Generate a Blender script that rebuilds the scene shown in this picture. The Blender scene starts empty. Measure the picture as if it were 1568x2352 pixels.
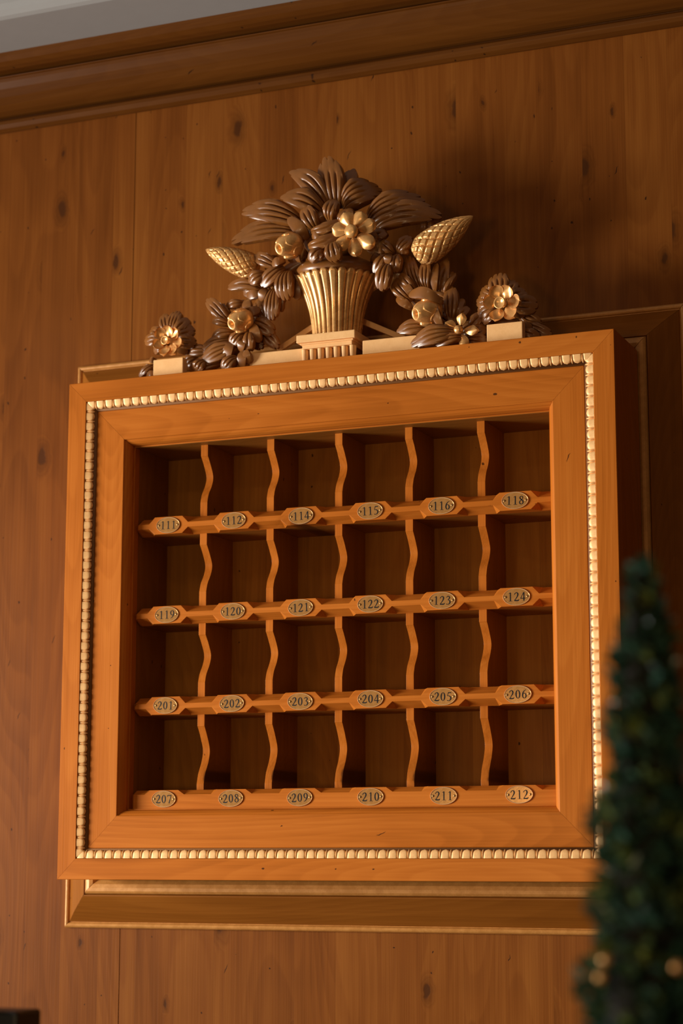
import bpy, bmesh, math, random
from mathutils import Vector, Matrix
from math import sin, cos, pi, radians, floor, sqrt

random.seed(7)
S = bpy.context.scene
COL = S.collection

# ------------------------------------------------------------------ camera
CAM = Vector((1.88865, -3.21498, 0.03092))
YAW, PITCH, ROLL, FPX = radians(22.46116), radians(9.96395), radians(0.05626), 4583.34
FW = Vector((-sin(YAW) * cos(PITCH), cos(YAW) * cos(PITCH), sin(PITCH)))
_rt = Vector((cos(YAW), sin(YAW), 0))
_up = _rt.cross(FW)
RT = cos(ROLL) * _rt + sin(ROLL) * _up
UP = -sin(ROLL) * _rt + cos(ROLL) * _up

cd = bpy.data.cameras.new('camera')
cam = bpy.data.objects.new('camera', cd)
COL.objects.link(cam)
cam.matrix_world = Matrix(((RT.x, UP.x, -FW.x, CAM.x), (RT.y, UP.y, -FW.y, CAM.y), (RT.z, UP.z, -FW.z, CAM.z), (0, 0, 0, 1)))
cd.sensor_fit = 'HORIZONTAL'
cd.sensor_width = 24.0
cd.lens = FPX / 1568 * 24.0
cd.clip_start = 0.05
cd.dof.use_dof = True
cd.dof.focus_distance = 3.50
cd.dof.aperture_fstop = 3.2
S.camera = cam

S.view_settings.view_transform = 'Standard'
S.view_settings.look = 'None'
S.view_settings.gamma = 1.0
S.view_settings.use_curve_mapping = False
S.view_settings.exposure = -0.50

# ------------------------------------------------------------------ light
wd = bpy.data.worlds.new('world')
S.world = wd
wd.use_nodes = True
wd.node_tree.nodes['Background'].inputs[0].default_value = (1.0, 0.72, 0.48, 1)
wd.node_tree.nodes['Background'].inputs[1].default_value = 0.065


def area(name, loc, target, sx, sy, power, col, spread=180):
    l = bpy.data.lights.new(name, 'AREA')
    l.shape = 'RECTANGLE'
    l.size, l.size_y, l.energy, l.color = sx, sy, power, col
    l.spread = radians(spread)
    o = bpy.data.objects.new(name, l)
    COL.objects.link(o)
    o.location = loc
    d = Vector(target) - Vector(loc)
    o.rotation_euler = d.to_track_quat('-Z', 'Y').to_euler()
    return o


area('window_daylight', (-2.9, -1.9, 0.14), (0.75, -0.2, 0.16), 1.5, 1.4, 81, (1.0, 0.94, 0.85), 78)
area('front_fill', (-0.28, -5.2, 0.0), (0.6, 0.1, 0.4), 1.0, 0.9, 15, (1.0, 0.74, 0.46))  # added warm fill from behind the camera, no known lamp there
area('low_front_fill', (1.02, -4.6, -0.15), (0.98, 0.1, 0.5), 0.4, 0.4, 19, (1.0, 0.64, 0.30))  # added low warm fill, brightens the right bead and the compartments


def downlight(name, loc, power, col):
    l = bpy.data.lights.new(name, 'SPOT')
    l.energy, l.color, l.shadow_soft_size = power, col, 0.06
    l.spot_size, l.spot_blend = radians(62), 0.8
    o = bpy.data.objects.new(name, l)
    COL.objects.link(o)
    o.location = loc
    d = Vector((loc[0] * .5 + .25, 0.1, 0.2)) - Vector(loc)
    o.rotation_euler = d.to_track_quat('-Z', 'Y').to_euler()


for i, x in enumerate((-1.3, -0.4, 0.5)):
    downlight('ceiling_spot', (x, -1.7, 1.62), 5, (1.0, 0.66, 0.36))


# ------------------------------------------------------------------ helpers
def at(px, py, Y):
    """point of the vertical plane y=Y seen at photo pixel (px, py)"""
    d = FW + RT * ((px - 784) / FPX) - UP * ((py - 1176) / FPX)
    return CAM + d * ((Y - CAM.y) / d.y)


def obj(name, verts, faces, mat, parent=None, smooth=False, bevel=0, mats=None, fm=None):
    me = bpy.data.meshes.new(name)
    off = Vector(parent.location) if parent else Vector((0, 0, 0))
    if parent and parent.parent:
        off = off + Vector(parent.parent.location)
    me.from_pydata([tuple(Vector(v) - off) for v in verts], [], faces)
    ml = mats or [mat]
    for m in ml:
        me.materials.append(m)
    if fm:
        for p, k in zip(me.polygons, fm):
            p.material_index = k
    bm = bmesh.new()
    bm.from_mesh(me)
    bmesh.ops.recalc_face_normals(bm, faces=bm.faces[:])
    bm.to_mesh(me)
    bm.free()
    if smooth:
        for p in me.polygons:
            p.use_smooth = True
    o = bpy.data.objects.new(name, me)
    COL.objects.link(o)
    if parent:
        o.parent = parent
    if bevel:
        b = o.modifiers.new('bevel', 'BEVEL')
        b.width, b.segments, b.limit_method, b.angle_limit = bevel, 2, 'ANGLE', radians(35)
    return o


def empty(name, loc, label, cat, group=None):
    o = bpy.data.objects.new(name, None)
    COL.objects.link(o)
    o.location = loc
    o.empty_display_size = 0.05
    o['label'], o['category'] = label, cat
    if group:
        o['group'] = group
    return o


def structure(o, kind='structure'):
    o['kind'] = kind
    return o


def box(x0, y0, z0, x1, y1, z1):
    v = [(x, y, z) for x in (x0, x1) for y in (y0, y1) for z in (z0, z1)]
    f = [(0, 1, 3, 2), (4, 6, 7, 5), (0, 4, 5, 1), (2, 3, 7, 6), (0, 2, 6, 4), (1, 5, 7, 3)]
    return v, f


def join(parts):
    V, F = [], []
    for v, f in parts:
        n = len(V)
        V += list(v)
        F += [tuple(i + n for i in q) for q in f]
    return V, F


def grid_faces(nu, nv, wrap_v=False, base=0):
    F = []
    for i in range(nu - 1):
        for j in range(nv if wrap_v else nv - 1):
            j2 = (j + 1) % nv
            F.append((base + i * nv + j, base + i * nv + j2, base + (i + 1) * nv + j2, base + (i + 1) * nv + j))
    return F


def mitred_side(prof, rect, side, gap=0.0002):
    """one side of a picture frame: prof = closed list of (inset, y)"""
    x0, z0, x1, z1 = rect
    A, B = [], []
    for i, y in prof:
        if side == 't':
            A.append((x0 + i + gap, y, z1 - i)); B.append((x1 - i - gap, y, z1 - i))
        elif side == 'b':
            A.append((x0 + i + gap, y, z0 + i)); B.append((x1 - i - gap, y, z0 + i))
        elif side == 'l':
            A.append((x0 + i, y, z0 + i + gap)); B.append((x0 + i, y, z1 - i - gap))
        else:
            A.append((x1 - i, y, z0 + i + gap)); B.append((x1 - i, y, z1 - i - gap))
    n = len(prof)
    F = [(k, (k + 1) % n, n + (k + 1) % n, n + k) for k in range(n)]
    F += [tuple(range(n)), tuple(range(n, 2 * n))]
    return A + B, F


# ------------------------------------------------------------------ materials
def nt(name):
    m = bpy.data.materials.new(name)
    m.use_nodes = True
    t = m.node_tree
    b = t.nodes['Principled BSDF']
    return m, t, b


class NB:
    """tiny node-building helper"""
    def __init__(s, t):
        s.t = t

    def n(s, kind, **kw):
        x = s.t.nodes.new(kind)
        for k, v in kw.items():
            setattr(x, k, v)
        return x

    def link(s, a, b):
        s.t.links.new(a, b)

    def math(s, op, a, b=None, c=None, clamp=False):
        x = s.n('ShaderNodeMath', operation=op, use_clamp=clamp)
        for i, v in enumerate((a, b, c)):
            if v is None:
                continue
            if isinstance(v, (int, float)):
                x.inputs[i].default_value = v
            else:
                s.link(v, x.inputs[i])
        return x.outputs[0]

    def vec(s, a, b, c):
        x = s.n('ShaderNodeCombineXYZ')
        for i, v in enumerate((a, b, c)):
            if isinstance(v, (int, float)):
                x.inputs[i].default_value = v
            else:
                s.link(v, x.inputs[i])
        return x.outputs[0]

    def vmul(s, v, k):
        x = s.n('ShaderNodeVectorMath', operation='MULTIPLY')
        s.link(v, x.inputs[0])
        x.inputs[1].default_value = k
        return x.outputs[0]

    def noise(s, v, scale=1, detail=2, rough=.5, out=0):
        x = s.n('ShaderNodeTexNoise')
        s.link(v, x.inputs['Vector'])
        x.inputs['Scale'].default_value = scale
        x.inputs['Detail'].default_value = detail
        x.inputs['Roughness'].default_value = rough
        return x.outputs[out]

    def smooth(s, v, lo, hi, to0=0., to1=1.):
        x = s.n('ShaderNodeMapRange', interpolation_type='SMOOTHSTEP')
        s.link(v, x.inputs[0])
        for i, k in enumerate((lo, hi, to0, to1)):
            x.inputs[i + 1].default_value = k
        return x.outputs[0]

    def mix(s, f, a, b):
        x = s.n('ShaderNodeMix', data_type='RGBA')
        for i, v in ((0, f), (6, a), (7, b)):
            if isinstance(v, (int, float)):
                x.inputs[i].default_value = v
            elif isinstance(v, tuple):
                x.inputs[i].default_value = (*v, 1)
            else:
                s.link(v, x.inputs[i])
        return x.outputs[2]


def wood(name, axis, dark, mid, light, plank=0.0, knots=0.6, specks=0.5, rough=0.42, coat=0.08, ring=34, contrast=1.0, rnd=True, knot_col=(0.065, 0.020, 0.005)):
    m, t, b = nt(name)
    N = NB(t)
    tc = N.n('ShaderNodeTexCoord')
    sp = N.n('ShaderNodeSeparateXYZ')
    N.link(tc.outputs['Object'], sp.inputs[0])
    X, Y, Z = sp.outputs
    if rnd:
        oi = N.n('ShaderNodeObjectInfo')
        Y = N.math('ADD', Y, N.math('MULTIPLY', oi.outputs['Random'], 7.0))
    a, c = (X, Z) if axis == 'z' else (Z, X)
    pv = None
    if plank:
        # boards of one glued-up panel: each its own tone and its own figure
        wob = N.math('ADD', N.math('DIVIDE', a, plank), 0.37)
        pid = N.math('FLOOR', wob)
        wn = N.n('ShaderNodeTexWhiteNoise', noise_dimensions='1D')
        N.link(pid, wn.inputs['W'])
        pv = wn.outputs['Value']
        c = N.math('ADD', c, N.math('MULTIPLY', pv, 9.0))
        Y = N.math('ADD', Y, N.math('MULTIPLY', pid, 1.7))
    p = N.vec(a, Y, c)
    # knots
    wv = N.noise(N.vmul(N.vec(a, c, Y), (60, 60, 1)), 1, 2, .5, out=1)
    ws = N.n('ShaderNodeSeparateXYZ')
    N.link(wv, ws.inputs[0])
    a0, c0 = a, c
    a = N.math('ADD', a, N.math('MULTIPLY', N.math('SUBTRACT', ws.outputs[0], .5), .010))
    c = N.math('ADD', c, N.math('MULTIPLY', N.math('SUBTRACT', ws.outputs[1], .5), .016))
    vk = N.n('ShaderNodeTexVoronoi', feature='F1', voronoi_dimensions='2D')
    N.link(N.vmul(N.vec(a, c, 0.0), (7.8, 3.8, 1)), vk.inputs['Vector'])
    vk.inputs['Scale'].default_value = 1.0
    ks = N.n('ShaderNodeSeparateColor')
    N.link(vk.outputs['Color'], ks.inputs[0])
    gate = N.math('GREATER_THAN', ks.outputs[0], 1 - knots)
    size = N.math('ADD', N.math('MULTIPLY', N.math('POWER', ks.outputs[1], 2.0), .075), .024)
    kd = N.math('DIVIDE', vk.outputs['Distance'], size)
    kmask = N.math('MULTIPLY', N.smooth(kd, 1.25, .7), gate)
    khalo = N.math('MULTIPLY', N.smooth(kd, 3.2, .6), gate)
    # growth rings: contour lines of a long, stretched noise
    n1 = N.noise(N.vmul(p, (5.5, 5.5, .75)), 1, 1.2, .45)
    f = N.math('ADD', N.math('MULTIPLY', n1, ring), N.math('MULTIPLY', khalo, 2.4))
    fr = N.math('FRACT', f)
    ringv = N.math('MULTIPLY', N.smooth(fr, 0.0, .8), N.smooth(fr, 1.0, .86))
    fine = N.noise(N.vmul(p, (330, 330, 5)), 1, 2, .6)
    mid_n = N.noise(N.vmul(p, (36, 36, 1.2)), 1, 3, .55)
    blot = N.noise(N.vmul(p, (7, 7, 3.2)), 1, 3, .6)
    v = N.math('ADD', N.math('MULTIPLY', ringv, -.15 * contrast), N.math('MULTIPLY', mid_n, .9 * contrast))
    v = N.math('ADD', v, N.math('MULTIPLY', fine, .45 * contrast))
    v = N.math('ADD', v, N.math('MULTIPLY', blot, .75 * contrast))
    v = N.math('ADD', v, .5 - 1.05 * contrast + .13 * contrast)
    if pv is not None:
        v = N.math('ADD', v, N.math('MULTIPLY', N.math('SUBTRACT', pv, .5), .30))
    ramp = N.n('ShaderNodeValToRGB')
    ramp.color_ramp.elements[0].position, ramp.color_ramp.elements[0].color = .08, (*dark, 1)
    ramp.color_ramp.elements[1].position, ramp.color_ramp.elements[1].color = .95, (*light, 1)
    e = ramp.color_ramp.elements.new(.5)
    e.color = (*mid, 1)
    N.link(v, ramp.inputs[0])
    col = N.mix(N.math('MULTIPLY', khalo, .5), ramp.outputs[0], tuple(d * .6 for d in dark))
    col = N.mix(N.math('MULTIPLY', kmask, .82), col, knot_col)
    if pv is not None:
        ed = N.math('ABSOLUTE', N.math('SUBTRACT', N.math('FRACT', wob), .5))
        col = N.mix(N.math('MULTIPLY', N.smooth(ed, .494, .4995), .28), col, tuple(d * .4 for d in dark))
    if specks:
        vs = N.n('ShaderNodeTexVoronoi', feature='F1', voronoi_dimensions='2D')
        N.link(N.vmul(N.vec(N.math('ADD', a, Y), c, 0.0), (26, 19, 1)), vs.inputs['Vector'])
        vs.inputs['Scale'].default_value = 1.0
        s2 = N.n('ShaderNodeSeparateColor')
        N.link(vs.outputs['Color'], s2.inputs[0])
        g2 = N.math('GREATER_THAN', s2.outputs[0], 1 - specks)
        srad = N.math('ADD', N.math('MULTIPLY', s2.outputs[1], .04), .018)
        sm = N.math('MULTIPLY', N.smooth(N.math('DIVIDE', vs.outputs['Distance'], srad), 1.2, .6), g2)
        # scratches: the same kind of marks drawn out along a diagonal
        rot = N.n('ShaderNodeMapping')
        rot.inputs['Rotation'].default_value = (0, 0, radians(24))
        N.link(N.vec(a, c, 0.0), rot.inputs['Vector'])
        vz = N.n('ShaderNodeTexVoronoi', feature='F1', voronoi_dimensions='2D')
        N.link(N.vmul(rot.outputs[0], (60, 6.5, 1)), vz.inputs['Vector'])
        vz.inputs['Scale'].default_value = 1.0
        s3 = N.n('ShaderNodeSeparateColor')
        N.link(vz.outputs['Color'], s3.inputs[0])
        sc = N.math('MULTIPLY', N.smooth(vz.outputs['Distance'], .07, .03), N.math('GREATER_THAN', s3.outputs[0], 1 - specks * .16))
        marks = N.math('MAXIMUM', sm, sc)
        col = N.mix(N.math('MULTIPLY', marks, .85), col, (.02, .008, .004))
    N.link(col, b.inputs['Base Color'])
    rr = N.math('ADD', N.math('MULTIPLY', mid_n, .18), rough - .09)
    N.link(rr, b.inputs['Roughness'])
    b.inputs['Specular IOR Level'].default_value = .054
    b.inputs['Coat Weight'].default_value = coat
    b.inputs['Coat Roughness'].default_value = .22
    bp = N.n('ShaderNodeBump')
    bp.inputs['Strength'].default_value = .12
    bp.inputs['Distance'].default_value = .002
    N.link(N.math('ADD', fine, N.math('MULTIPLY', kmask, -.6)), bp.inputs['Height'])
    N.link(bp.outputs[0], b.inputs['Normal'])
    return m


def gold(name, col, dark, rough=.36, metallic=1.0, wear=.5, scale=60):
    m, t, b = nt(name)
    N = NB(t)
    tc = N.n('ShaderNodeTexCoord')
    n = N.noise(tc.outputs['Object'], scale, 4, .65)
    n2 = N.noise(tc.outputs['Object'], scale * 6, 3, .6)
    f = N.smooth(N.math('ADD', N.math('MULTIPLY', n, .7), N.math('MULTIPLY', n2, .3)), .62, .40)
    N.link(N.mix(N.math('MULTIPLY', f, wear), col, dark), b.inputs['Base Color'])
    b.inputs['Metallic'].default_value = metallic
    N.link(N.math('ADD', N.math('MULTIPLY', n, .25), rough - .12), b.inputs['Roughness'])
    bp = N.n('ShaderNodeBump')
    bp.inputs['Strength'].default_value = .15
    bp.inputs['Distance'].default_value = .001
    N.link(n, bp.inputs['Height'])
    N.link(bp.outputs[0], b.inputs['Normal'])
    return m


def plain(name, col, rough=.5, metallic=0., coat=0., var=.15, scale=30, bump=.1):
    m, t, b = nt(name)
    N = NB(t)
    tc = N.n('ShaderNodeTexCoord')
    n = N.noise(tc.outputs['Object'], scale, 4, .6)
    N.link(N.mix(n, tuple(c * (1 - var) for c in col), tuple(min(1, c * (1 + var)) for c in col)), b.inputs['Base Color'])
    b.inputs['Roughness'].default_value = rough
    b.inputs['Metallic'].default_value = metallic
    b.inputs['Coat Weight'].default_value = coat
    b.inputs['Coat Roughness'].default_value = .12
    if bump:
        bp = N.n('ShaderNodeBump')
        bp.inputs['Strength'].default_value = bump
        bp.inputs['Distance'].default_value = .001
        N.link(n, bp.inputs['Height'])
        N.link(bp.outputs[0], b.inputs['Normal'])
    return m


FR = dict(dark=(.33, .088, .008), mid=(.465, .131, .0145), light=(.57, .178, .024))
M_FV = wood('honey_pine_upright', 'z', **FR, knots=.05, specks=.10, contrast=1.0)
M_FH = wood('honey_pine_level', 'x', **FR, knots=.05, specks=.10, contrast=1.0)
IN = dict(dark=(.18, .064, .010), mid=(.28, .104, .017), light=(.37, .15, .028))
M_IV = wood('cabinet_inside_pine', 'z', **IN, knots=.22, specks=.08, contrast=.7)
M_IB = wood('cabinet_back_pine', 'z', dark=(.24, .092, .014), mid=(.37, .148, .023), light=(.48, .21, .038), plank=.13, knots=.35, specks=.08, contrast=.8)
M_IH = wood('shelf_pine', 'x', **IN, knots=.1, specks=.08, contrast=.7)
WL = dict(dark=(.125, .034, .004), mid=(.20, .059, .008), light=(.275, .092, .014))
PT = dict(dark=(.17, .051, .006), mid=(.245, .080, .010), light=(.32, .112, .016))
TR = dict(dark=(.085, .025, .004), mid=(.125, .040, .006), light=(.17, .058, .009))
M_WALL = wood('wall_pine', 'z', **WL, plank=.082, knots=.55, specks=.16, rough=.5, coat=.08, contrast=.8, rnd=False, ring=26)
M_TH = wood('trim_pine_level', 'x', **TR, knots=.06, specks=.14, contrast=.6, rough=.4, coat=.3)
M_TV = wood('trim_pine_upright', 'z', **TR, knots=.06, specks=.14, contrast=.6, rough=.4, coat=.3)
M_PH = wood('panel_moulding_level', 'x', **PT, knots=.10, specks=.14, contrast=.7, rough=.4, coat=.15)
M_PV = wood('panel_moulding_upright', 'z', **PT, knots=.10, specks=.14, contrast=.7, rough=.4, coat=.15)
M_CARVE = plain('carved_walnut', (.24, .088, .017), rough=.33, coat=.22, var=.35, scale=38, bump=.12)
M_GOLD = gold('gold_leaf', (.90, .50, .18), (.56, .26, .07), rough=.28, metallic=.42, wear=.5, scale=45)
M_PALE = gold('pale_gilding', (.97, .58, .25), (.78, .41, .14), rough=.48, metallic=.05, wear=.25, scale=70)
M_EGG = gold('gilded_moulding', (.93, .55, .23), (.68, .35, .12), rough=.42, metallic=.2, wear=.35, scale=90)
M_BEAD = gold('bronzed_bead', (.60, .27, .065), (.42, .17, .035), rough=.36, metallic=.15, wear=.5, scale=60)
M_GLAZE = plain('brown_glaze', (.22, .09, .026), rough=.5)
M_BRASS = gold('brass', (.60, .29, .085), (.45, .20, .05), rough=.20, metallic=.45, wear=.3, scale=120)
M_RIM = gold('brass_rim_highlight', (.98, .70, .38), (.80, .50, .22), rough=.18, metallic=.55, wear=.2)  # paler gold puts the rim's highlight into its colour
M_INK = plain('black_enamel', (.003, .0035, .005), rough=.55, bump=0)
M_INK.node_tree.nodes['Principled BSDF'].inputs['Specular IOR Level'].default_value = .2
M_SCREW = plain('brass_screw', (.30, .17, .07), rough=.4, metallic=1.)
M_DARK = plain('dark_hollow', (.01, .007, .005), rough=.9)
M_PLASTER = plain('plaster', (.37, .37, .37), rough=.7, var=.04, bump=.05)
M_BLACK = plain('black_plastic', (.010, .013, .016), rough=.45)
M_STONE = plain('counter_wood', (.16, .065, .022), rough=.35)
M_FLOOR = plain('floor_stone', (.22, .15, .10), rough=.4)
M_POT = plain('dark_pot', (.03, .025, .02), rough=.5)
M_BARK = plain('bark', (.05, .03, .018), rough=.8)


def leafmat():
    m, t, b = nt('evergreen')
    N = NB(t)
    tc = N.n('ShaderNodeTexCoord')
    n = N.noise(tc.outputs['Object'], 45, 2, .5)
    N.link(N.mix(N.smooth(n, .5, .68), (.045, .115, .085), (.20, .26, .06)), b.inputs['Base Color'])
    b.inputs['Roughness'].default_value = .25
    b.inputs['Coat Weight'].default_value = .7
    b.inputs['Coat Roughness'].default_value = .12
    return m


M_LEAF = leafmat()

# ------------------------------------------------------------------ setting
W, H = 1.06, 0.9258
D = 0.21                      # wall face
ZC = 1.660                    # ceiling underside by the wall
V, F = join([box(x0, D, -1.5, x1, D + .03, 1.75) for x0, x1 in ((-2.6, -1.161), (-1.159, .0168), (.0183, 1.2392), (1.2408, 3.6))] + [box(-2.6, D + .012, -1.5, 3.6, D + .04, 1.75)])
structure(obj('wall_back', V, F, M_WALL))

# wooden cornice: bead, cove, bead
pr = [(D + .01, 1.541), (D - .006, 1.541), (D - .016, 1.545), (D - .021, 1.552), (D - .020, 1.560), (D - .014, 1.5660), (D - .003, 1.5665),
      (D - .003, 1.5715), (D - .016, 1.572), (D - .030, 1.577), (D - .044, 1.585), (D - .057, 1.596), (D - .068, 1.609), (D - .075, 1.621), (D - .077, 1.627), (D - .082, 1.628), (D - .083, 1.630), (D - .066, 1.631),
      (D - .066, 1.636), (D - .086, 1.6365), (D - .098, 1.636), (D - .110, 1.6385), (D - .121, 1.644), (D - .128, 1.652), (D - .130, ZC + .004), (D + .01, ZC + .004)]
n = len(pr)
V = [(-2.6, y, z) for y, z in pr] + [(3.6, y, z) for y, z in pr]
F = [(k, (k + 1) % n, n + (k + 1) % n, n + k) for k in range(n)] + [tuple(range(n)), tuple(range(n, 2 * n))]
structure(obj('trim_1', V, F, M_TH, bevel=.0008))

# ceiling: soffit band by the wall and stepped plaster moulding
V, F = box(-2.6, -.055, ZC, 3.6, D + .03, ZC + .12)
structure(obj('ceiling', *join([(V, F), box(-2.6, -5.9, 1.745, 3.6, -.13, 1.78)]), M_PLASTER))
pr = [(-0.050, ZC + .002), (-0.056, ZC), (-0.064, ZC + .004), (-0.072, ZC + .013), (-0.077, ZC + .024), (-0.079, ZC + .034), (-0.088, ZC + .034), (-0.089, ZC + .042),
      (-0.098, ZC + .043), (-0.100, ZC + .056), (-0.115, ZC + .066), (-0.130, ZC + .086), (-0.140, ZC + .10), (-0.050, ZC + .11)]
n = len(pr)
V = [(-2.6, y, z) for y, z in pr] + [(3.6, y, z) for y, z in pr]
F = [(k, (k + 1) % n, n + (k + 1) % n, n + k) for k in range(n)] + [tuple(range(n)), tuple(range(n, 2 * n))]
structure(obj('trim_2', V, F, M_PLASTER, bevel=.0006))

# raised panel moulding on the wall, and the flat panel inside it
PR = (-.100, -.0928, 1.140, 1.0165)
prof = [(0, .212), (0, .204), (.002, .2005), (.005, .199), (.0085, .2005), (.0105, .204), (.0115, .204), (.0125, .2015), (.03, .186), (.058, .1665), (.0605, .165), (.0630, .165), (.0638, .169),
        (.0648, .166), (.0665, .163), (.070, .1608), (.076, .1602), (.083, .162), (.090, .168), (.096, .178), (.100, .190), (.100, .212)]
VV, FF, FM = [], [], []
for s in 'tblr':
    v, f = mitred_side(prof, PR, s)
    k = len(VV)
    VV += v
    FF += [tuple(i + k for i in q) for q in f]
    FM += [2 if (k2 < 6 or 13 <= k2 < 21) else (0 if s in 'tb' else 1) for k2 in range(len(f))]
structure(obj('trim_3', VV, FF, None, mats=[M_PH, M_PV, M_BEAD], fm=FM, bevel=.0006))
V, F = box(PR[0] + .0995, .1885, PR[1] + .0995, PR[2] - .0995, .212, PR[3] - .0995)
structure(obj('trim_4', V, F, M_PV))

V, F = box(-2.6, -5.9, -1.56, 3.6, D + .03, -1.5)
structure(obj('floor', V, F, M_FLOOR))

# ------------------------------------------------------------------ key cabinet
cab = empty('key_cabinet', (W / 2, .18, 0), 'honey pine key rack with numbered pigeonholes in a gilt-beaded frame on the wall', 'key rack')
A, B, YI, C = .0378, .0560, .0115, .1143
R0 = (0, 0, W, H)
# outer case boards (mitred, full depth)
prof = [(0, .159), (0, .001), (.001, 0), (A - .001, 0), (A, .001), (A, .159)]
for s, nm in (('t', 'top_board'), ('b', 'bottom_board'), ('l', 'side_board'), ('r', 'side_board')):
    obj(nm, *mitred_side(prof, R0, s), M_FH if s in 'tb' else M_FV, cab)
# inner face frame with rounded inner lip
prof = [(B, .03), (B, YI + .0015), (B + .0015, YI), (C - .0012, YI), (C, YI + .0008), (C + .0002, YI + .003), (C + .004, YI + .0055), (C + .0075, YI + .010), (C + .0098, YI + .016), (C + .0105, YI + .022),
        (C + .0122, YI + .022), (C + .0125, .05), (B, .05)]
for s, nm in (('t', 'frame_rail'), ('b', 'frame_rail'), ('l', 'frame_stile'), ('r', 'frame_stile')):
    obj(nm, *mitred_side(prof, R0, s), M_FH if s in 'tb' else M_FV, cab)


# gilt egg-and-dart moulding, one strip per side
def gilt_strip(side):
    x0, z0, x1, z1 = A, A, W - A, H - A
    V, F, FM = [], [], []
    base = [(A + .0002, .03), (A + .0002, .0072), (A + .0045, .0050), (A + .012, .0080), (A + .0152, .0104), (A + .0162, .0104), (A + .0178, .0108), (A + .0180, .03)]
    v, f = mitred_side(base, R0, side)
    V += v; F += f; FM += [1] * len(f)
    horiz = side in 'tb'
    L = (x1 - x0) if horiz else (z1 - z0)
    cnt = 52 if horiz else 45
    st = L / cnt
    dep = .0152

    def put(u, d, y):
        # u along the side, d inwards
        if side == 't': return (x0 + u, y, z1 - d)
        if side == 'b': return (x0 + u, y, z0 + d)
        if side == 'l': return (x0 + d, y, z0 + u)
        return (x1 - d, y, z0 + u)

    def blob(uc, hw, d0, d1, hgt, nu, nd, pw, pointed=False):
        k0 = len(V)
        for i in range(nd + 1):
            t = i / nd
            dd = d0 + (d1 - d0) * t
            if pointed:
                w = hw * (.45 + .75 * sin(pi * min(1, t * 1.02)) ** 1 * t) if t < .93 else hw * .12
            else:
                w = hw * (1.0 if t < .42 else sqrt(max(0.0, 1 - ((t - .42) / .58) ** 2)) * .985 + .015)
            yb = .0044 + .0026 * t
            for j in range(nu + 1):
                s = j / nu * 2 - 1
                prof_h = (1 - abs(s) ** pw) ** .6 * (1 - .12 * s * s)
                end = sqrt(max(0., 1 - max(0., (t - .5) / .5) ** 2.5)) if not pointed else sin(pi * (.1 + .88 * t)) ** .6
                u = uc + w * s
                u = min(max(u, dd * .98), L - dd * .98)   # cut at the mitre
                V.append(put(u, dd, yb - hgt * prof_h * end))
        q = grid_faces(nd + 1, nu + 1, base=k0)
        F.extend(q); FM.extend([0] * len(q))

    for k in range(cnt):
        uc = (k + .5) * st
        blob(uc, st * .455, .0004, dep, .0034, 14, 9, 9.0)
        if k:
            blob(k * st, st * .11, .0004, dep + .0004, .0040, 4, 6, 2.0, True)
    o = obj('gilt_moulding', V, F, None, cab, smooth=True, mats=[M_EGG, M_GLAZE], fm=FM)
    o['label'] = 'gilt egg and dart moulding'


for s in 'tblr':
    gilt_strip(s)

# inside of the case
X0, X1, ZI0, ZI1 = .1262, W - .1262, .1265, .7985
YB = .170
V, F = box(.1, YB, .1, W - .1, YB + .014, .83)
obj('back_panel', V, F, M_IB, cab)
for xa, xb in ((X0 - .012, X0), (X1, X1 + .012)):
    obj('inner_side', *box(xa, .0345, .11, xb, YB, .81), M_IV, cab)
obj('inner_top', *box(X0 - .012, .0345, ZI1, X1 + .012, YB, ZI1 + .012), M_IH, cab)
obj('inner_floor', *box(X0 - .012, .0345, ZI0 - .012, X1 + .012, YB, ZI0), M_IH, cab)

PX = [.1967, .3312, .4655, .5997, .7340, .8690]
PZ = [.6475, .4803, .3130, .1438]
YF = .0375
NUM = [[111, 112, 114, 115, 116, 118], [119, 120, 121, 122, 123, 124], [201, 202, 203, 204, 205, 206], [207, 208, 209, 210, 211, 212]]


def rail(zc, bottom):
    hz, sq = .0163, 1.0
    st = [(X0 + .0003, 0, .010), (X0 + .008, 0, 0)]
    for x in PX:
        st += [(x - .0405, 0, 0), (x - .0285, 1, 0), (x + .0285, 1, 0), (x + .0405, 0, 0)]
    st += [(X1 - .0003, 0, 0)]
    V = []
    for x, s, e in st:
        yf = YF + e
        t = .0036 + (hz - .0042) * s if not bottom else .0080 + (hz - .0086) * s
        b = -.0052 - (hz - .0058) * s if not bottom else -hz - .002
        ytop = yf + (.0205 if not bottom else .014) * (1 - s) + .0006 * s
        ybot = yf + .0205 * (1 - s) + .0006 * s if not bottom else yf + .0002
        V += [(x, .066, zc + hz), (x, ytop, zc + hz), (x, yf, zc + t), (x, yf, zc + b), (x, ybot, zc - hz - .002 * bottom), (x, .066, zc - hz - .002 * bottom)]
    F = []
    for i in range(len(st) - 1):
        for j in range(6):
            a, b2 = i * 6 + j, i * 6 + (j + 1) % 6
            F.append((a, b2, b2 + 6, a + 6))
    n = len(st)
    F += [tuple(range(6)), tuple(range((n - 1) * 6, n * 6))]
    return obj('shelf_rail', V, F, M_FH, cab, bevel=.0007)


for r in range(4):
    rail(PZ[r], r == 3)
    if r < 3:
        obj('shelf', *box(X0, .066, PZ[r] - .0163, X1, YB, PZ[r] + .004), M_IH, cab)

# wavy-edged dividers: one mesh, copied
DH = .1495
DT = .0142


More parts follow.
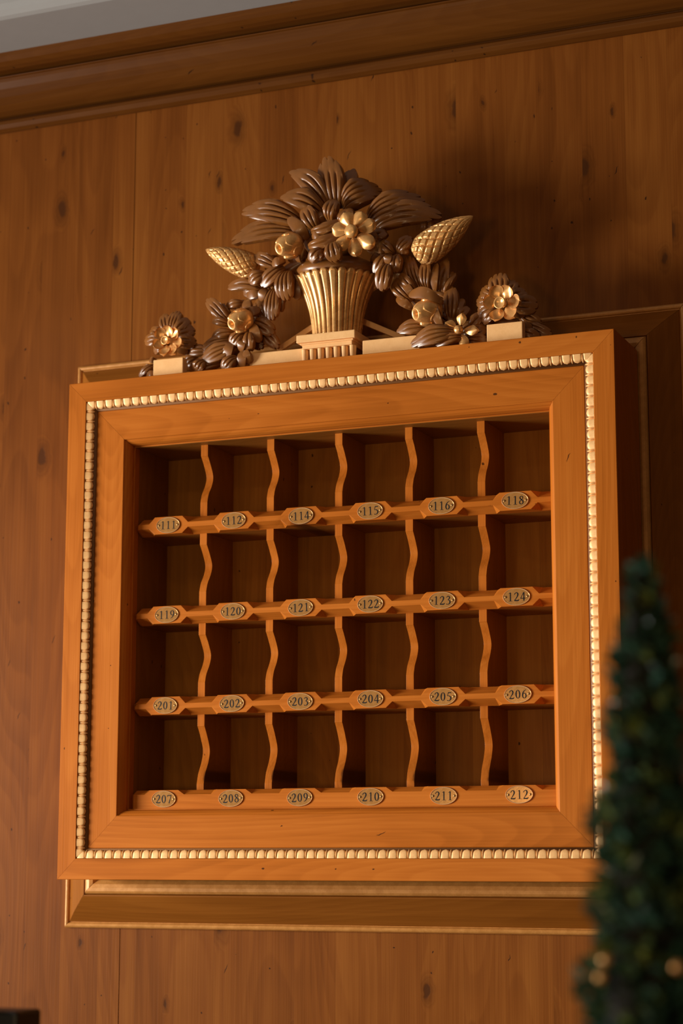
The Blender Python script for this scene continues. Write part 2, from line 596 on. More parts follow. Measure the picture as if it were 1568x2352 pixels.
def catmull(P, n):
    out = []
    Q = [P[0]] + list(P) + [P[-1]]
    for i in range(1, len(Q) - 2):
        for k in range(n):
            t = k / n
            p0, p1, p2, p3 = Q[i - 1], Q[i], Q[i + 1], Q[i + 2]
            out.append(tuple(.5 * ((2 * b) + (-a + c) * t + (2 * a - 5 * b + 4 * c - d) * t * t + (-a + 3 * b - 3 * c + d) * t ** 3) for a, b, c, d in zip(p0, p1, p2, p3)))
    out.append(tuple(P[-1]))
    return out


def divider(z0, z1, x, first=None):
    h = z1 - z0
    YD = .058
    pts = [(z1, YD), (z1 - .020 if h < .14 else z1 - .0215, YD)]
    za, zb = pts[-1][0], z0 + h * .26
    for s, rr in catmull([(0, .02), (.18, .55), (.40, 1.0), (.60, .80), (.82, .24), (1.0, 0.0)], 7):
        pts.append((za + (zb - za) * s, YD + .0001 + .0235 * rr))
    pts.append((z0, YD))
    out = pts + [(z0, YB), (z1, YB)]
    n = len(out)
    V = [(x - DT / 2, y, z) for z, y in out] + [(x + DT / 2, y, z) for z, y in out]
    F = [(k, (k + 1) % n, n + (k + 1) % n, n + k) for k in range(n)] + [tuple(range(n)), tuple(range(n, 2 * n))]
    return obj('divider', V, F, None, cab, bevel=.0009, mats=[M_FV, M_IV], fm=[0] * n + [1, 1])  # sides take the darker inside pine, their shade put into the colour


DX = [.2590, .3945, .5300, .6655, .8010]
spans = [(PZ[0] + .004, ZI1), (PZ[1] + .004, PZ[0] - .0163), (PZ[2] + .004, PZ[1] - .0163), (ZI0, PZ[2] - .0163)]
for z0, z1 in spans:
    d0 = divider(z0, z1, DX[0])
    for x in DX[1:]:
        c = d0.copy()
        COL.objects.link(c)
        c.parent = cab
        c.location = (x - DX[0], 0, 0)

# brass number plates
STROKES = {
    '1': [[(.13, .86, .03), (.24, .93, .05), (.345, .985, .06)], [(.335, .985, .115), (.335, .015, .115)], [(.13, .02, .04), (.56, .02, .04)]],
    '2': [[(.06, .72, .04), (.12, .86, .07), (.28, .965, .075), (.43, .90, .12), (.475, .73, .14), (.40, .52, .11), (.24, .29, .07), (.06, .06, .06)], [(.05, .06, .12), (.50, .06, .12), (.59, .20, .03)]],
    '3': [[(.08, .80, .03), (.17, .93, .07), (.31, .97, .075), (.44, .87, .11), (.43, .70, .11), (.26, .55, .045)], [(.24, .55, .045), (.42, .48, .09), (.52, .29, .135), (.43, .09, .10), (.24, .02, .055), (.07, .06, .09)]],
    '4': [[(.42, .98, .05), (.23, .63, .05), (.05, .30, .05)], [(.03, .285, .085), (.61, .285, .085)], [(.435, .985, .12), (.435, .0, .12)]],
    '5': [[(.19, .945, .10), (.55, .945, .10)], [(.20, .97, .05), (.11, .58, .05)], [(.11, .575, .05), (.32, .57, .085), (.49, .44, .12), (.51, .25, .135), (.41, .08, .09), (.24, .02, .06), (.07, .055, .09)]],
    '6': [[(.56, .985, .03), (.34, .86, .07), (.17, .62, .12), (.115, .34, .13), (.18, .10, .10), (.33, .025, .05), (.47, .12, .11), (.515, .31, .125), (.44, .52, .09), (.31, .59, .05), (.17, .49, .05)]],
    '7': [[(.05, .94, .10), (.57, .94, .10)], [(.07, .96, .06), (.035, .76, .025)], [(.55, .95, .06), (.42, .5, .08), (.29, .0, .10)]],
    '8': [[(.31, .965, .05), (.16, .88, .09), (.15, .72, .11), (.31, .56, .12), (.48, .40, .12), (.50, .16, .10), (.32, .02, .05), (.13, .13, .10), (.12, .34, .09), (.29, .50, .06), (.45, .66, .06), (.46, .86, .09), (.31, .965, .05)]],
}
STROKES['9'] = [[(.62 - x, 1.0 - y, w) for x, y, w in STROKES['6'][0]]]
STROKES['0'] = [[(.31 + .215 * cos(a), .5 + .465 * sin(a), .045 + .095 * abs(cos(a)) ** 1.3) for a in [2 * pi * k / 20 for k in range(21)]]]


def digits_mesh(txt, h, y):
    adv = .0114 / .0152 * h
    V, F = [], []
    tw = adv * len(txt)
    for i, ch in enumerate(txt):
        ox = -tw / 2 + adv * i + adv * .09
        for st in STROKES[ch]:
            if ch == '0':
                P = st
            else:
                P = catmull(st, 6) if len(st) > 2 else st
            k0 = len(V)
            m = len(P)
            for k, (x, z, w) in enumerate(P):
                a, b2 = P[max(0, k - 1)], P[min(m - 1, k + 1)]
                if ch in '08' and (k == 0 or k == m - 1):
                    a, b2 = P[m - 2], P[1]
                dx, dz = b2[0] - a[0], b2[1] - a[1]
                l = sqrt(dx * dx + dz * dz) or 1
                nx, nz = -dz / l * w * .52, dx / l * w * .52
                for sx in (1, -1):
                    for yy in (y, y + .0006):
                        V.append((ox + (x + sx * nx) * h, yy, (z - .5 + sx * nz) * h))
            for k in range(m - 1):
                q = k0 + 4 * k
                F += [(q, q + 2, q + 6, q + 4), (q, q + 4, q + 5, q + 1), (q + 2, q + 3, q + 7, q + 6)]
    return V, F


NA = 48
ringsP = [(1.0, .0000), (1.0, -.0010), (.988, -.0019), (.955, -.0022), (.925, -.0018), (.90, -.0013), (.5, -.0014), (.2, -.0014)]
PV, PFc = [], []
for s, y in ringsP:
    for k in range(NA):
        a = 2 * pi * k / NA
        inset = (1 - s) * .0148
        PV.append(((.0244 - inset) * cos(a) if s > .8 else .0244 * s * cos(a), y, (.0152 - inset) * sin(a) if s > .8 else .0152 * s * sin(a)))
PFc = grid_faces(len(ringsP), NA, True) + [tuple(range(NA)), tuple(range((len(ringsP) - 1) * NA, len(ringsP) * NA))]
SV, SF = [], []
for s, y in [(1, -.0010), (1, -.0017), (.8, -.0022), (.25, -.0023)]:
    for k in range(14):
        a = 2 * pi * k / 14
        SV.append((.0021 * s * cos(a), y, .0021 * s * sin(a)))
SF = grid_faces(4, 14, True) + [tuple(range(14)), tuple(range(42, 56))]


def raw_mesh(name, V, F, mat, smooth):
    o = obj(name, V, F, mat, None, smooth)
    return o


plate0 = screw0 = None
for r in range(4):
    for c in range(6):
        if plate0 is None:
            plate = plate0 = obj('number_plate', PV, PFc, None, None, True, mats=[M_BRASS, M_RIM], fm=[1 if q // NA in (2, 3, 4) else 0 for q in range(len(PFc))])
            es = plate.modifiers.new('edge', 'EDGE_SPLIT')
            es.split_angle = radians(50)
        else:
            plate = plate0.copy()
            COL.objects.link(plate)
        plate.parent = cab
        plate.location = (PX[c] - W / 2, YF - .18, PZ[r] + random.uniform(-.0004, .0004))
        plate.rotation_euler = (radians(random.uniform(-1.2, 1.2)), radians(random.uniform(-1.8, 1.8)), radians(random.uniform(-.35, .35)))
        plate['label'] = 'oval brass plate numbered %d' % NUM[r][c]
        for sx in (-1, 1):
            if screw0 is None:
                sc = screw0 = raw_mesh('screw', SV, SF, M_SCREW, True)
            else:
                sc = screw0.copy()
                COL.objects.link(sc)
            sc.parent = plate
            sc.location = (sx * .0194, 0, 0)
        V, F = digits_mesh(str(NUM[r][c]), .0150, -.00165)
        nm = raw_mesh('numeral', V, F, M_INK, False)
        nm.parent = plate
        nm['label'] = 'black number %d' % NUM[r][c]

# ------------------------------------------------------------------ carved crest
CREST = Vector((.515, .10, H))
crest = empty('carved_crest', CREST, 'carved brown crest with gilt basket, pine cones and blossoms on top of key rack', 'carving')


def leaf(bx, by, tx, ty, w, m=3, bend=0., Y=.075, tipY=None, arch=.009, drop=.42, cup=.10, groove=.25, wb=.36, notch=.15, thick=.006, curl=.0, mat=None, name='leaf', parent=None, point=False):
    """carved leaf: m gouged fingers fanning from (bx,by) to (tx,ty) (photo pixels laid out on the crest's own plane)"""
    Bp = at(bx, by, Y)
    Tp = at(tx, ty, Y if tipY is None else tipY)
    ax = Tp - Bp
    L = ax.length
    t = ax.normalized()
    ww = w * (.00080 if point else .00087)
    m = m - 1 if point and m > 3 else m
    nrm = Vector((0, -1, 0))
    nrm = (nrm - t * nrm.dot(t)).normalized()
    side = t.cross(nrm).normalized()      # across the leaf
    NS, NV = 18, max(9, m * 8 + 1)
    front, back = [], []
    fing = []
    for j in range(NV):
        v = j / (NV - 1) * 2 - 1
        ph = (v + 1) / 2 * m
        c = (ph - floor(min(ph, m - 1e-6))) * 2 - 1 if m > 1 else v
        if m > 1 and j == NV - 1:
            c = 1
        fing.append((v, c))
    for i in range(NS + 1):
        s = i / NS
        for v, c in fing:
            le = L * (1 - drop + drop * sqrt(1 - .985 * v * v))
            if point:
                le = L * (1 - drop * abs(v) ** 1.9)
            if m > 1:
                le *= 1 - (notch - .05 * point) * (.45 if m < 4 else 1) * abs(c) ** 4
            # quadratic ray from the base to the outline
            p0 = Vector((0, v * ww * wb))
            p1 = Vector((le * .42, v * ww * 1.06))
            p2 = Vector((le, v * ww * .93))
            q = p0 * (1 - s) ** 2 + p1 * 2 * s * (1 - s) + p2 * s * s
            a = q.x / L
            x, n_ = q.x, q.y
            # in-plane bend
            off = bend * L * (4 * a * (1 - a)) * .5
            h = arch * sin(pi * min(1, max(0, a)) ** .85) - cup * ww * v * v * (0.35 + .65 * s)
            if m > 1:
                g = groove * ww * 2.3 / (m ** .5) * (1 - abs(c) ** 5)
                fade = min(1, max(0, (s - (.56 if point else .62)) / .26))
                h += g * min(1, s * 4 + .3) * (1 - fade) + groove * ww * 2.1 / (m ** .5) * fade
            rim = max(0, (s - .86) / .14)
            h -= ww * .02 * rim ** 2
            h -= curl * a ** 3
            P = Bp + t * x + side * (n_ + off) + nrm * h
            front.append(P)
            back.append(Bp + t * x * .985 + side * (n_ * .94 + off) - nrm * (thick - h * .35))
    nv = NV
    k = len(front)
    V = front + back
    Fq = grid_faces(NS + 1, nv) + [tuple(reversed(q)) for q in grid_faces(NS + 1, nv, base=k)]
    for i in range(NS):
        Fq.append((i * nv, (i + 1) * nv, k + (i + 1) * nv, k + i * nv))
        Fq.append(((i + 1) * nv - 1, k + (i + 1) * nv - 1, k + (i + 2) * nv - 1, (i + 2) * nv - 1))
    for j in range(nv - 1):
        Fq.append((NS * nv + j, NS * nv + j + 1, k + NS * nv + j + 1, k + NS * nv + j))
        Fq.append((j, k + j, k + j + 1, j + 1))
    o = obj(name, V, Fq, mat or M_CARVE, parent or crest, smooth=True)
    es = o.modifiers.new('edge', 'EDGE_SPLIT')
    es.split_angle = radians(55)
    return o


def petal(hub, cx, cy, ang, r0, r1, pw, Y0, Y1, cup, point):
    a = radians(ang)
    Bp = at(cx + cos(a) * r0, cy - sin(a) * r0, Y0)
    Tp = at(cx + cos(a) * r1, cy - sin(a) * r1, Y1)
    ax = Tp - Bp
    nrm = Vector((0, -1, 0))
    t = ax.normalized()
    nrm = (nrm - t * nrm.dot(t)).normalized()
    side = t.cross(nrm).normalized()
    ww = pw * .00078
    NU, NV = 15, 11
    V = []
    for lay in (0, 1):
        for i in range(NU):
            u = i / (NU - 1)
            if u < .55:
                q = u / .55
                b = ww * (.42 + .58 * sin(q * pi / 2))
            else:
                q = (u - .55) / .45
                b = ww * (sqrt(max(0, 1 - q * q)) if not point else (1 - q ** 1.5)) + ww * .02
            for j in range(NV):
                v = j / (NV - 1) * 2 - 1
                h = cup * ww * (v * v * sin(pi * min(1, u * .62)) + .55 * max(0, u - .45) ** 1.5 * 2) + .12 * ww * cos(v * pi) * (1 - u)
                if lay:
                    h -= .0035
                V.append(Bp + ax * u + side * (v * b * (1 if not lay else .93)) + nrm * h)
    n0 = NU * NV
    F = grid_faces(NU, NV) + grid_faces(NU, NV, base=n0)
    for i in range(NU - 1):
        for j in (0, NV - 1):
            F.append((i * NV + j, (i + 1) * NV + j, n0 + (i + 1) * NV + j, n0 + i * NV + j))
    for j in range(NV - 1):
        for i in (0, NU - 1):
            F.append((i * NV + j, i * NV + j + 1, n0 + i * NV + j + 1, n0 + i * NV + j))
    o = obj('petal', V, F, M_GOLD, hub, smooth=True)
    es = o.modifiers.new('edge', 'EDGE_SPLIT')
    es.split_angle = radians(50)
    return o


def frame_of(d):
    d = d.normalized()
    u = d.cross(Vector((0, 0, 1)))
    if u.length < .1:
        u = d.cross(Vector((1, 0, 0)))
    u.normalize()
    return d, u, d.cross(u).normalized()


def lathe(center, axis, prof, n=32, fr=None):
    d, u, v = frame_of(axis)
    V = []
    for t, r in prof:
        for k in range(n):
            a = 2 * pi * k / n
            V.append(center + d * t + (u * cos(a) + v * sin(a)) * r)
    return V, grid_faces(len(prof), n, True) + [tuple(range(n)), tuple(range((len(prof) - 1) * n, len(prof) * n))]


PXM = .00078


def flower(cx, cy, Y, petals, R, pw, ball, cupc=False, label=None, cup=-.5, m=1, drop=.5):
    c = at(cx, cy, Y)
    hub_prof = [(0.0, ball * .95), (.004, ball), (.008, ball * .98), (.011, ball * .8), (.0125, ball * .5), (.0128, ball * .05)]
    if cupc:
        hub_prof = [(-.002, ball * .7), (.004, ball * .85), (.011, ball), (.0118, ball * .96), (.0105, ball * .8), (.0085, ball * .5), (.008, ball * .05)]
    hub_prof = [(t, r * PXM) for t, r in hub_prof]
    hub = obj('flower', *lathe(c + Vector((0, -.001, 0)), Vector((-.15, -1, -.12)), hub_prof, 28), M_GOLD, crest, smooth=True)
    hub['label'] = label
    for ang in petals:
        petal(hub, cx, cy, ang + random.uniform(-4, 4), R * .30, R, pw, Y + .004, Y - .004, cup, drop > .7)
    return hub


def rosebud(cx, cy, mx, my, Y, r, label):
    c = at(cx, cy, Y)
    mth = at(mx, my, Y - .022)
    d = mth - c
    ax, u, v = frame_of(d)
    rr = r * PXM
    L = rr * 1.05
    P = [(-1, .35), (-.9, .62), (-.65, .88), (-.3, 1.0), (.1, .98), (.5, .84), (.85, .62), (1.05, .50), (1.08, .44), (1.02, .34), (.9, .24), (.5, .2), (.45, .02)]
    V, F = lathe(c, d, [(t * L, q * rr) for t, q in P], 36)
    body = obj('rosebud', V, F, M_GOLD, crest, smooth=True)
    body['label'] = label

    def rad(t):
        for (a, ra), (b, rb) in zip(P, P[1:]):
            if a <= t <= b:
                return ra + (rb - ra) * (t - a) / (b - a)
        return .5
    for k in range(6):
        th0 = 2 * pi * k / 6 + .3
        hw = .62
        V = []
        nu, nvv = 10, 11
        for sgn in (0, 1):
            for i in range(nu):
                for j in range(nvv):
                    q = j / (nvv - 1) * 2 - 1
                    tend = (.72 if k % 2 else .30) - .55 * abs(q) ** 2
                    t = -.85 + (tend + .85) * i / (nu - 1)
                    lift = (.10 + .07 * (k % 2)) * (1 - .6 * q * q) if sgn == 0 else -.02
                    R_ = rr * (rad(t) + lift)
                    a = th0 + q * hw
                    V.append(c + ax * (t * L) + (u * cos(a) + v * sin(a)) * R_)
        n0 = nu * nvv
        F = grid_faces(nu, nvv) + grid_faces(nu, nvv, base=n0)
        for j in range(nvv - 1):
            F.append((n0 - nvv + j, n0 - nvv + j + 1, 2 * n0 - nvv + j + 1, 2 * n0 - nvv + j))
        for i in range(nu - 1):
            F.append((i * nvv, (i + 1) * nvv, n0 + (i + 1) * nvv, n0 + i * nvv))
            F.append((i * nvv + nvv - 1, (i + 1) * nvv + nvv - 1, n0 + (i + 1) * nvv + nvv - 1, n0 + i * nvv + nvv - 1))
        pt_ = obj('petal', V, F, M_GOLD, body, smooth=True)
        es = pt_.modifiers.new('edge', 'EDGE_SPLIT')
        es.split_angle = radians(45)
    V, F = lathe(c + ax * (L * .56), d, [(0, rr * .19), (rr * .03, rr * .17), (rr * .04, rr * .02)], 16)
    hol = obj('hole_shade', V, F, M_DARK, body)  # near-black cap, the shade inside the hole put in as colour
    hol['label'] = 'dark cap standing in for shade in the drilled hole'
    return body


def pine_cone(bx, by, tx, ty, w, Yb, Yt, label):
    b, t = at(bx, by, Yb), at(tx, ty, Yt)
    d = t - b
    L = d.length
    ax, u, v = frame_of(d)
    rr = w * PXM
    NT, NA_ = 120, 120
    V = []
    n, m = 10, 5.5
    for i in range(NT):
        s = i / (NT - 1)
        if s < .16:
            pr_ = .62 + .36 * sin(pi / 2 * s / .16)
        else:
            q = (s - .16) / .84
            pr_ = .98 * (1 - q ** 1.9) ** .85 + .02 + .05 * sin(pi * q)
        if s > .985:
            pr_ *= .6
        for k in range(NA_):
            a = 2 * pi * k / NA_
            warp = s ** .92
            p1 = n * a / (2 * pi) + m * warp
            p2 = n * a / (2 * pi) - m * warp
            d1 = abs(p1 - round(p1)) * 2
            d2 = abs(p2 - round(p2)) * 2
            g = min(1, min(d1, d2) / .30)
            g = g * g * (3 - 2 * g)
            R_ = rr * pr_ * (.84 + .16 * g)
            V.append(b + ax * (s * L) + (u * cos(a) + v * sin(a)) * R_)
    F = grid_faces(NT, NA_, True) + [tuple(range(NA_)), tuple(range((NT - 1) * NA_, NT * NA_))]
    o = obj('pine_cone', V, F, M_GOLD, crest, smooth=True)
    o['label'] = label
    return o


def bar(p, q, w, h):
    """square bar from p to q"""
    ax, u, v = frame_of(q - p)
    V = [c + u * sx * w / 2 + v * sz * h / 2 for c in (p, q) for sx, sz in ((-1, -1), (1, -1), (1, 1), (-1, 1))]
    F = [(0, 1, 2, 3), (4, 5, 6, 7)] + [(k, (k + 1) % 4, 4 + (k + 1) % 4, 4 + k) for k in range(4)]
    return V, F


# --- plinth, capital, basket
def block(pxl, pyl, pxr, pyr, Y, depth, name, label, z0=H):
    a, b = at(pxl, pyl, Y), at(pxr, pyr, Y)
    zt = (a.z + b.z) / 2
    o = obj(name, *box(a.x, Y, z0, b.x, Y + depth, zt), M_PALE, crest, bevel=.0012)
    o['label'] = label
    return o


block(573, 812, 699, 800, .05, .03, 'plinth', 'gilt plinth left of the basket')
block(832, 781, 963, 770, .05, .03, 'plinth', 'gilt plinth right of the basket')
block(352, 827, 420, 820, .03, .018, 'end_block', 'gilt block under the left blossom')
block(1117, 746, 1199, 737, .03, .018, 'end_block', 'gilt block under the right blossom')
BC = Vector((at(774, 757, .09).x, .09, 0))
zc0, zc1 = at(760, 762, .035).z, at(760, 780, .035).z
o = obj('capital', *box(BC.x - .0585, .035, zc1, BC.x + .0575, .145, zc0 + .0), M_PALE, crest, bevel=.0015)
zc2 = at(760, 795, .042).z
obj('capital_moulding', *join([box(BC.x - .050, .043, zc2, BC.x + .049, .138, zc1 + .0), box(BC.x - .0535, .0395, zc1 - .003, BC.x + .0525, .1415, zc1)]), M_PALE, crest, bevel=.0012)
V, F = box(BC.x - .048, .054, H, BC.x + .047, .13, zc2)
obj('frieze', V, F, M_GLAZE, crest)
for k in range(7):
    x = BC.x - .048 + .0158 * k
    hw = .0068
    V = []
    for i in range(9):
        t = i / 8
        z = zc2 - .0004 - t * (zc2 - H) * 1.0
        wq = hw * (1 - .55 * t ** 2.2)
        for j in range(7):
            s = j / 6 * 2 - 1
            V.append((x + wq * s * .93, .0535 - .0085 * sqrt(max(0, 1 - abs(s) ** 3)) * (1 - .35 * t), z))
    obj('drop', V, grid_faces(9, 7), M_PALE, crest, smooth=True)

zb, zt = zc0, at(774, 612, .02).z
NTH, NZ = 336, 30
RB, RTOP = .0450, .0780
NFL = 27
V = []
for layer in (0, 1):
    for i in range(NZ):
        t = i / (NZ - 1)
        tz = t
        r = RB + (RTOP - RB) * (.30 * t + .70 * t ** 3.0)
        for k in range(NTH):
            a = 2 * pi * k / NTH
            f_ = abs(sin(NFL * a / 2))
            fl = (1 - (1 - f_) ** 2.2)
            rr = r * (.925 + .075 * fl) if layer == 0 else r * .86
            z = zb + (zt - .008 - zb) * tz + .007 * (t ** 8) * sqrt(max(0., f_))
            V.append((BC.x + rr * cos(a), BC.y + rr * sin(a), z))
n0 = NTH * NZ
F = grid_faces(NZ, NTH, True) + grid_faces(NZ, NTH, True, base=n0)
for k in range(NTH):
    k2 = (k + 1) % NTH
    F.append((n0 - NTH + k, n0 - NTH + k2, 2 * n0 - NTH + k2, 2 * n0 - NTH + k))
    F.append((k, k2, n0 + k2, n0 + k))
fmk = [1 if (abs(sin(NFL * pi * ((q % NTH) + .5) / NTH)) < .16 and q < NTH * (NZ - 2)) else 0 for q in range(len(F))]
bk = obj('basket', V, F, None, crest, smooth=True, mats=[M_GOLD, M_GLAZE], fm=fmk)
bk['label'] = 'fluted gilt basket'

# crossed gilt rods behind the basket
rl = obj('rod', *bar(at(638, 806, .115), at(872, 650, .115), .010, .0105), M_PALE, crest, bevel=.0008)
rl = obj('rod', *bar(at(930, 779, .128), at(676, 673, .128), .010, .0105), M_PALE, crest, bevel=.0008)

# collar of smooth wood over the basket rim, and the carved mass the leaves grow from
cz = zt + .006
V = []
for i in range(25):
    t = i / 24
    z = zt - .013 + .046 * t
    r = .0575 + .0205 * sin(pi * min(1, t * 1.05)) ** .8 - .012 * t ** 3
    for k in range(64):
        a = 2 * pi * k / 64
        V.append((BC.x + r * cos(a), BC.y + r * .98 * sin(a), z + .003 * sin(a * 2 + 1)))
obj('collar', V, grid_faces(25, 64, True) + [tuple(range(64)), tuple(range(24 * 64, 25 * 64))], M_CARVE, crest, smooth=True)
mc = at(768, 545, .085)
V = []
for i in range(17):
    ph = pi * i / 16
    for k in range(40):
        a = 2 * pi * k / 40
        V.append(mc + Vector((.062 * sin(ph) * cos(a), .040 * sin(ph) * sin(a), .045 * cos(ph))))
obj('mound', V, grid_faces(17, 40, True), M_CARVE, crest, smooth=True)


def spine(pts, r, Y):
    """dark stem the side leaves grow from"""
    P = [at(x, y, Y) for x, y in pts]
    C_ = catmull([tuple(p) for p in P], 6)
    V = []
    for i, c in enumerate(C_):
        a, b = Vector(C_[max(0, i - 1)]), Vector(C_[min(len(C_) - 1, i + 1)])
        ax, u, v = frame_of(b - a)
        for k in range(10):
            q = 2 * pi * k / 10
            V.append(Vector(c) + (u * cos(q) + v * sin(q)) * r)
    obj('stem', V, grid_faces(len(C_), 10, True) + [tuple(range(10)), tuple(range((len(C_) - 1) * 10, len(C_) * 10))], M_CARVE, crest, smooth=True)


spine([(700, 600), (630, 650), (585, 725), (550, 790), (470, 835), (400, 838), (340, 858)], .013, .092)
spine([(860, 590), (905, 620), (960, 690), (1010, 760), (1080, 775), (1160, 742), (1225, 762)], .013, .092)

# leaves ------------------------------------------------ base, tip, width
# top plume
leaf(772, 480, 758, 364, 33, 5, .06, Y=.075, tipY=.07, arch=.016, drop=.28, curl=-.012, point=True)
leaf(783, 475, 816, 390, 24, 4, -.05, Y=.085, tipY=.095, arch=.01, drop=.3, point=True)
leaf(786, 478, 876, 434, 36, 6, -.16, Y=.075, tipY=.085, arch=.024, drop=.36, curl=.01, point=True)
leaf(757, 478, 667, 396, 27, 4, .24, Y=.07, tipY=.062, arch=.018, drop=.42, point=True)
leaf(745, 492, 647, 457, 26, 4, .26, Y=.065, tipY=.05, arch=.016, drop=.42, curl=-.006, point=True)
# left side plume
leaf(694, 512, 556, 490, 30, 5, .16, Y=.07, tipY=.06, arch=.016, drop=.40, point=True)
leaf(690, 535, 535, 562, 27, 5, .20, Y=.075, tipY=.065, arch=.014, drop=.38, curl=-.008, point=True)
leaf(706, 548, 661, 500, 15, 1, .10, Y=.045, tipY=.035, arch=.012, drop=.5)
leaf(686, 602, 700, 534, 11, 1, -.35, Y=.05, tipY=.045, arch=.010, drop=.3)
# small leaves over the basket
leaf(727, 528, 700, 476, 19, 3, .05, Y=.045, arch=.012, drop=.4)
leaf(742, 510, 729, 487, 10, 1, Y=.05)
leaf(757, 508, 771, 458, 17, 3, Y=.042, arch=.014, drop=.45)
leaf(714, 533, 786, 508, 13, 2, .22, Y=.035, arch=.012)
leaf(716, 546, 748, 532, 9, 1, .1, Y=.030)
leaf(708, 567, 780, 541, 15, 2, .2, Y=.018, arch=.012)
leaf(741, 571, 712, 603, 13, 2, Y=.010, arch=.010)
leaf(764, 556, 773, 604, 19, 3, Y=.002, arch=.012, drop=.4)
leaf(742, 580, 728, 596, 9, 1, Y=.008)
leaf(802, 524, 800, 480, 20, 2, Y=.04, arch=.014)
leaf(842, 545, 868, 548, 14, 2, Y=.04)
leaf(840, 570, 862, 556, 14, 2, Y=.03)
# right big plume
leaf(842, 516, 975, 458, 34, 6, -.14, Y=.075, tipY=.08, arch=.026, drop=.36, curl=.008, point=True)
leaf(858, 525, 1018, 498, 30, 5, -.22, Y=.07, tipY=.085, arch=.02, drop=.34, point=True)
leaf(985, 500, 978, 545, 16, 2, -.2, Y=.095)
leaf(860, 556, 890, 533, 15, 2, -.2, Y=.06)
# right hanging cluster
leaf(904, 582, 874, 555, 13, 2, Y=.06)
leaf(886, 576, 868, 576, 8, 1, Y=.055)
leaf(914, 580, 946, 545, 15, 3, Y=.062)
leaf(918, 580, 938, 577, 8, 1, Y=.06)
leaf(889, 584, 861, 630, 13, 2, Y=.055)
leaf(897, 584, 889, 608, 9, 1, Y=.045)
leaf(913, 584, 910, 628, 14, 2, Y=.055)
leaf(892, 604, 877, 670, 18, 3, Y=.05, arch=.012)
leaf(905, 610, 918, 650, 10, 1, Y=.07)
# right fan over the lower bud
leaf(964, 665, 938, 590, 18, 4, -.06, Y=.075)
leaf(979, 664, 980, 598, 14, 3, Y=.07)
leaf(954, 667, 919, 630, 11, 2, Y=.065)
leaf(1010, 676, 1028, 592, 22, 4, -.06, Y=.085, point=True)
leaf(998, 668, 1003, 604, 9, 1, Y=.07)
leaf(1017, 676, 1046, 626, 13, 2, -.1, Y=.085)
leaf(944, 690, 900, 642, 16, 3, -.05, Y=.07)
leaf(946, 708, 910, 684, 10, 1, Y=.07)
leaf(952, 680, 928, 648, 8, 1, Y=.06)
leaf(1015, 694, 938, 677, 13, 1, .22, Y=.035, arch=.014, drop=.3)
leaf(1000, 684, 1013, 752, 9, 1, .12, Y=.04, drop=.25)
leaf(1036, 740, 1038, 658, 18, 3, .04, Y=.085)
leaf(1044, 734, 1064, 686, 12, 1, -.1, Y=.085)
leaf(1052, 738, 1078, 706, 11, 2, Y=.08)
leaf(982, 752, 912, 763, 18, 4, .12, Y=.055, point=True)
leaf(1050, 764, 944, 795, 24, 5, .10, Y=.04, arch=.014, point=True)
leaf(1062, 774, 1000, 793, 14, 3, .1, Y=.04)
leaf(1080, 756, 1112, 720, 14, 2, Y=.07)
leaf(1075, 776, 1118, 752, 18, 3, Y=.07)
leaf(1072, 782, 1120, 782, 14, 3, Y=.065)
# right end rosette
for tx, ty, w, m in ((1145, 630, 24, 4), (1182, 645, 19, 3), (1212, 676, 20, 3), (1236, 704, 22, 3), (1108, 664, 16, 3), (1096, 692, 17, 3), (1098, 722, 16, 3), (1110, 744, 13, 2), (1208, 724, 15, 2)):
    leaf(1156 + (tx - 1156) * .18, 700 + (ty - 700) * .18, tx, ty, w, m, Y=.06, tipY=.065, arch=.010, drop=.35)
leaf(1195, 742, 1268, 768, 14, 3, .05, Y=.075)
leaf(1192, 720, 1244, 744, 14, 3, .05, Y=.08)
leaf(1200, 762, 1240, 775, 12, 2, Y=.06)
leaf(1196, 748, 1222, 752, 9, 1, Y=.06)
# left garland
leaf(640, 614, 586, 587, 16, 3, Y=.065)
leaf(653, 598, 624, 609, 10, 1, Y=.05)
leaf(652, 614, 601, 658, 18, 3, Y=.06)
leaf(610, 630, 572, 648, 17, 3, Y=.06)
leaf(660, 622, 658, 692, 22, 4, .05, Y=.05, arch=.014)
leaf(668, 630, 684, 688, 14, 1, -.1, Y=.065)
leaf(632, 662, 624, 737, 19, 4, Y=.06)
leaf(640, 664, 645, 716, 12, 1, Y=.07)
leaf(612, 662, 598, 692, 10, 1, Y=.06)
leaf(604, 664, 524, 662, 14, 2, .18, Y=.08)
leaf(604, 668, 566, 684, 12, 1, Y=.08)
leaf(562, 696, 520, 704, 10, 2, Y=.08)
leaf(572, 720, 567, 686, 11, 1, Y=.06)
leaf(572, 722, 598, 710, 11, 1, Y=.055)
leaf(527, 742, 476, 688, 16, 3, .06, Y=.075)
leaf(526, 746, 488, 738, 10, 2, .1, Y=.07)
leaf(527, 722, 504, 700, 10, 1, Y=.08)
leaf(581, 740, 631, 766, 19, 3, -.08, Y=.07)
leaf(596, 756, 640, 800, 16, 3, -.08, Y=.08)
leaf(580, 744, 595, 786, 12, 1, -.05, Y=.055)
leaf(575, 760, 574, 808, 14, 2, Y=.055)
leaf(560, 764, 530, 796, 15, 3, Y=.055)
leaf(563, 780, 552, 808, 10, 1, Y=.05)
leaf(536, 764, 488, 778, 12, 2, .1, Y=.07)
leaf(534, 786, 519, 828, 12, 1, Y=.05)
leaf(542, 796, 460, 834, 23, 5, .06, Y=.055, point=True)
leaf(530, 782, 463, 812, 17, 4, .10, Y=.07)
leaf(544, 820, 512, 852, 16, 3, Y=.045)
leaf(561, 804, 556, 846, 11, 1, Y=.045)
leaf(562, 804, 575, 834, 11, 1, Y=.045)
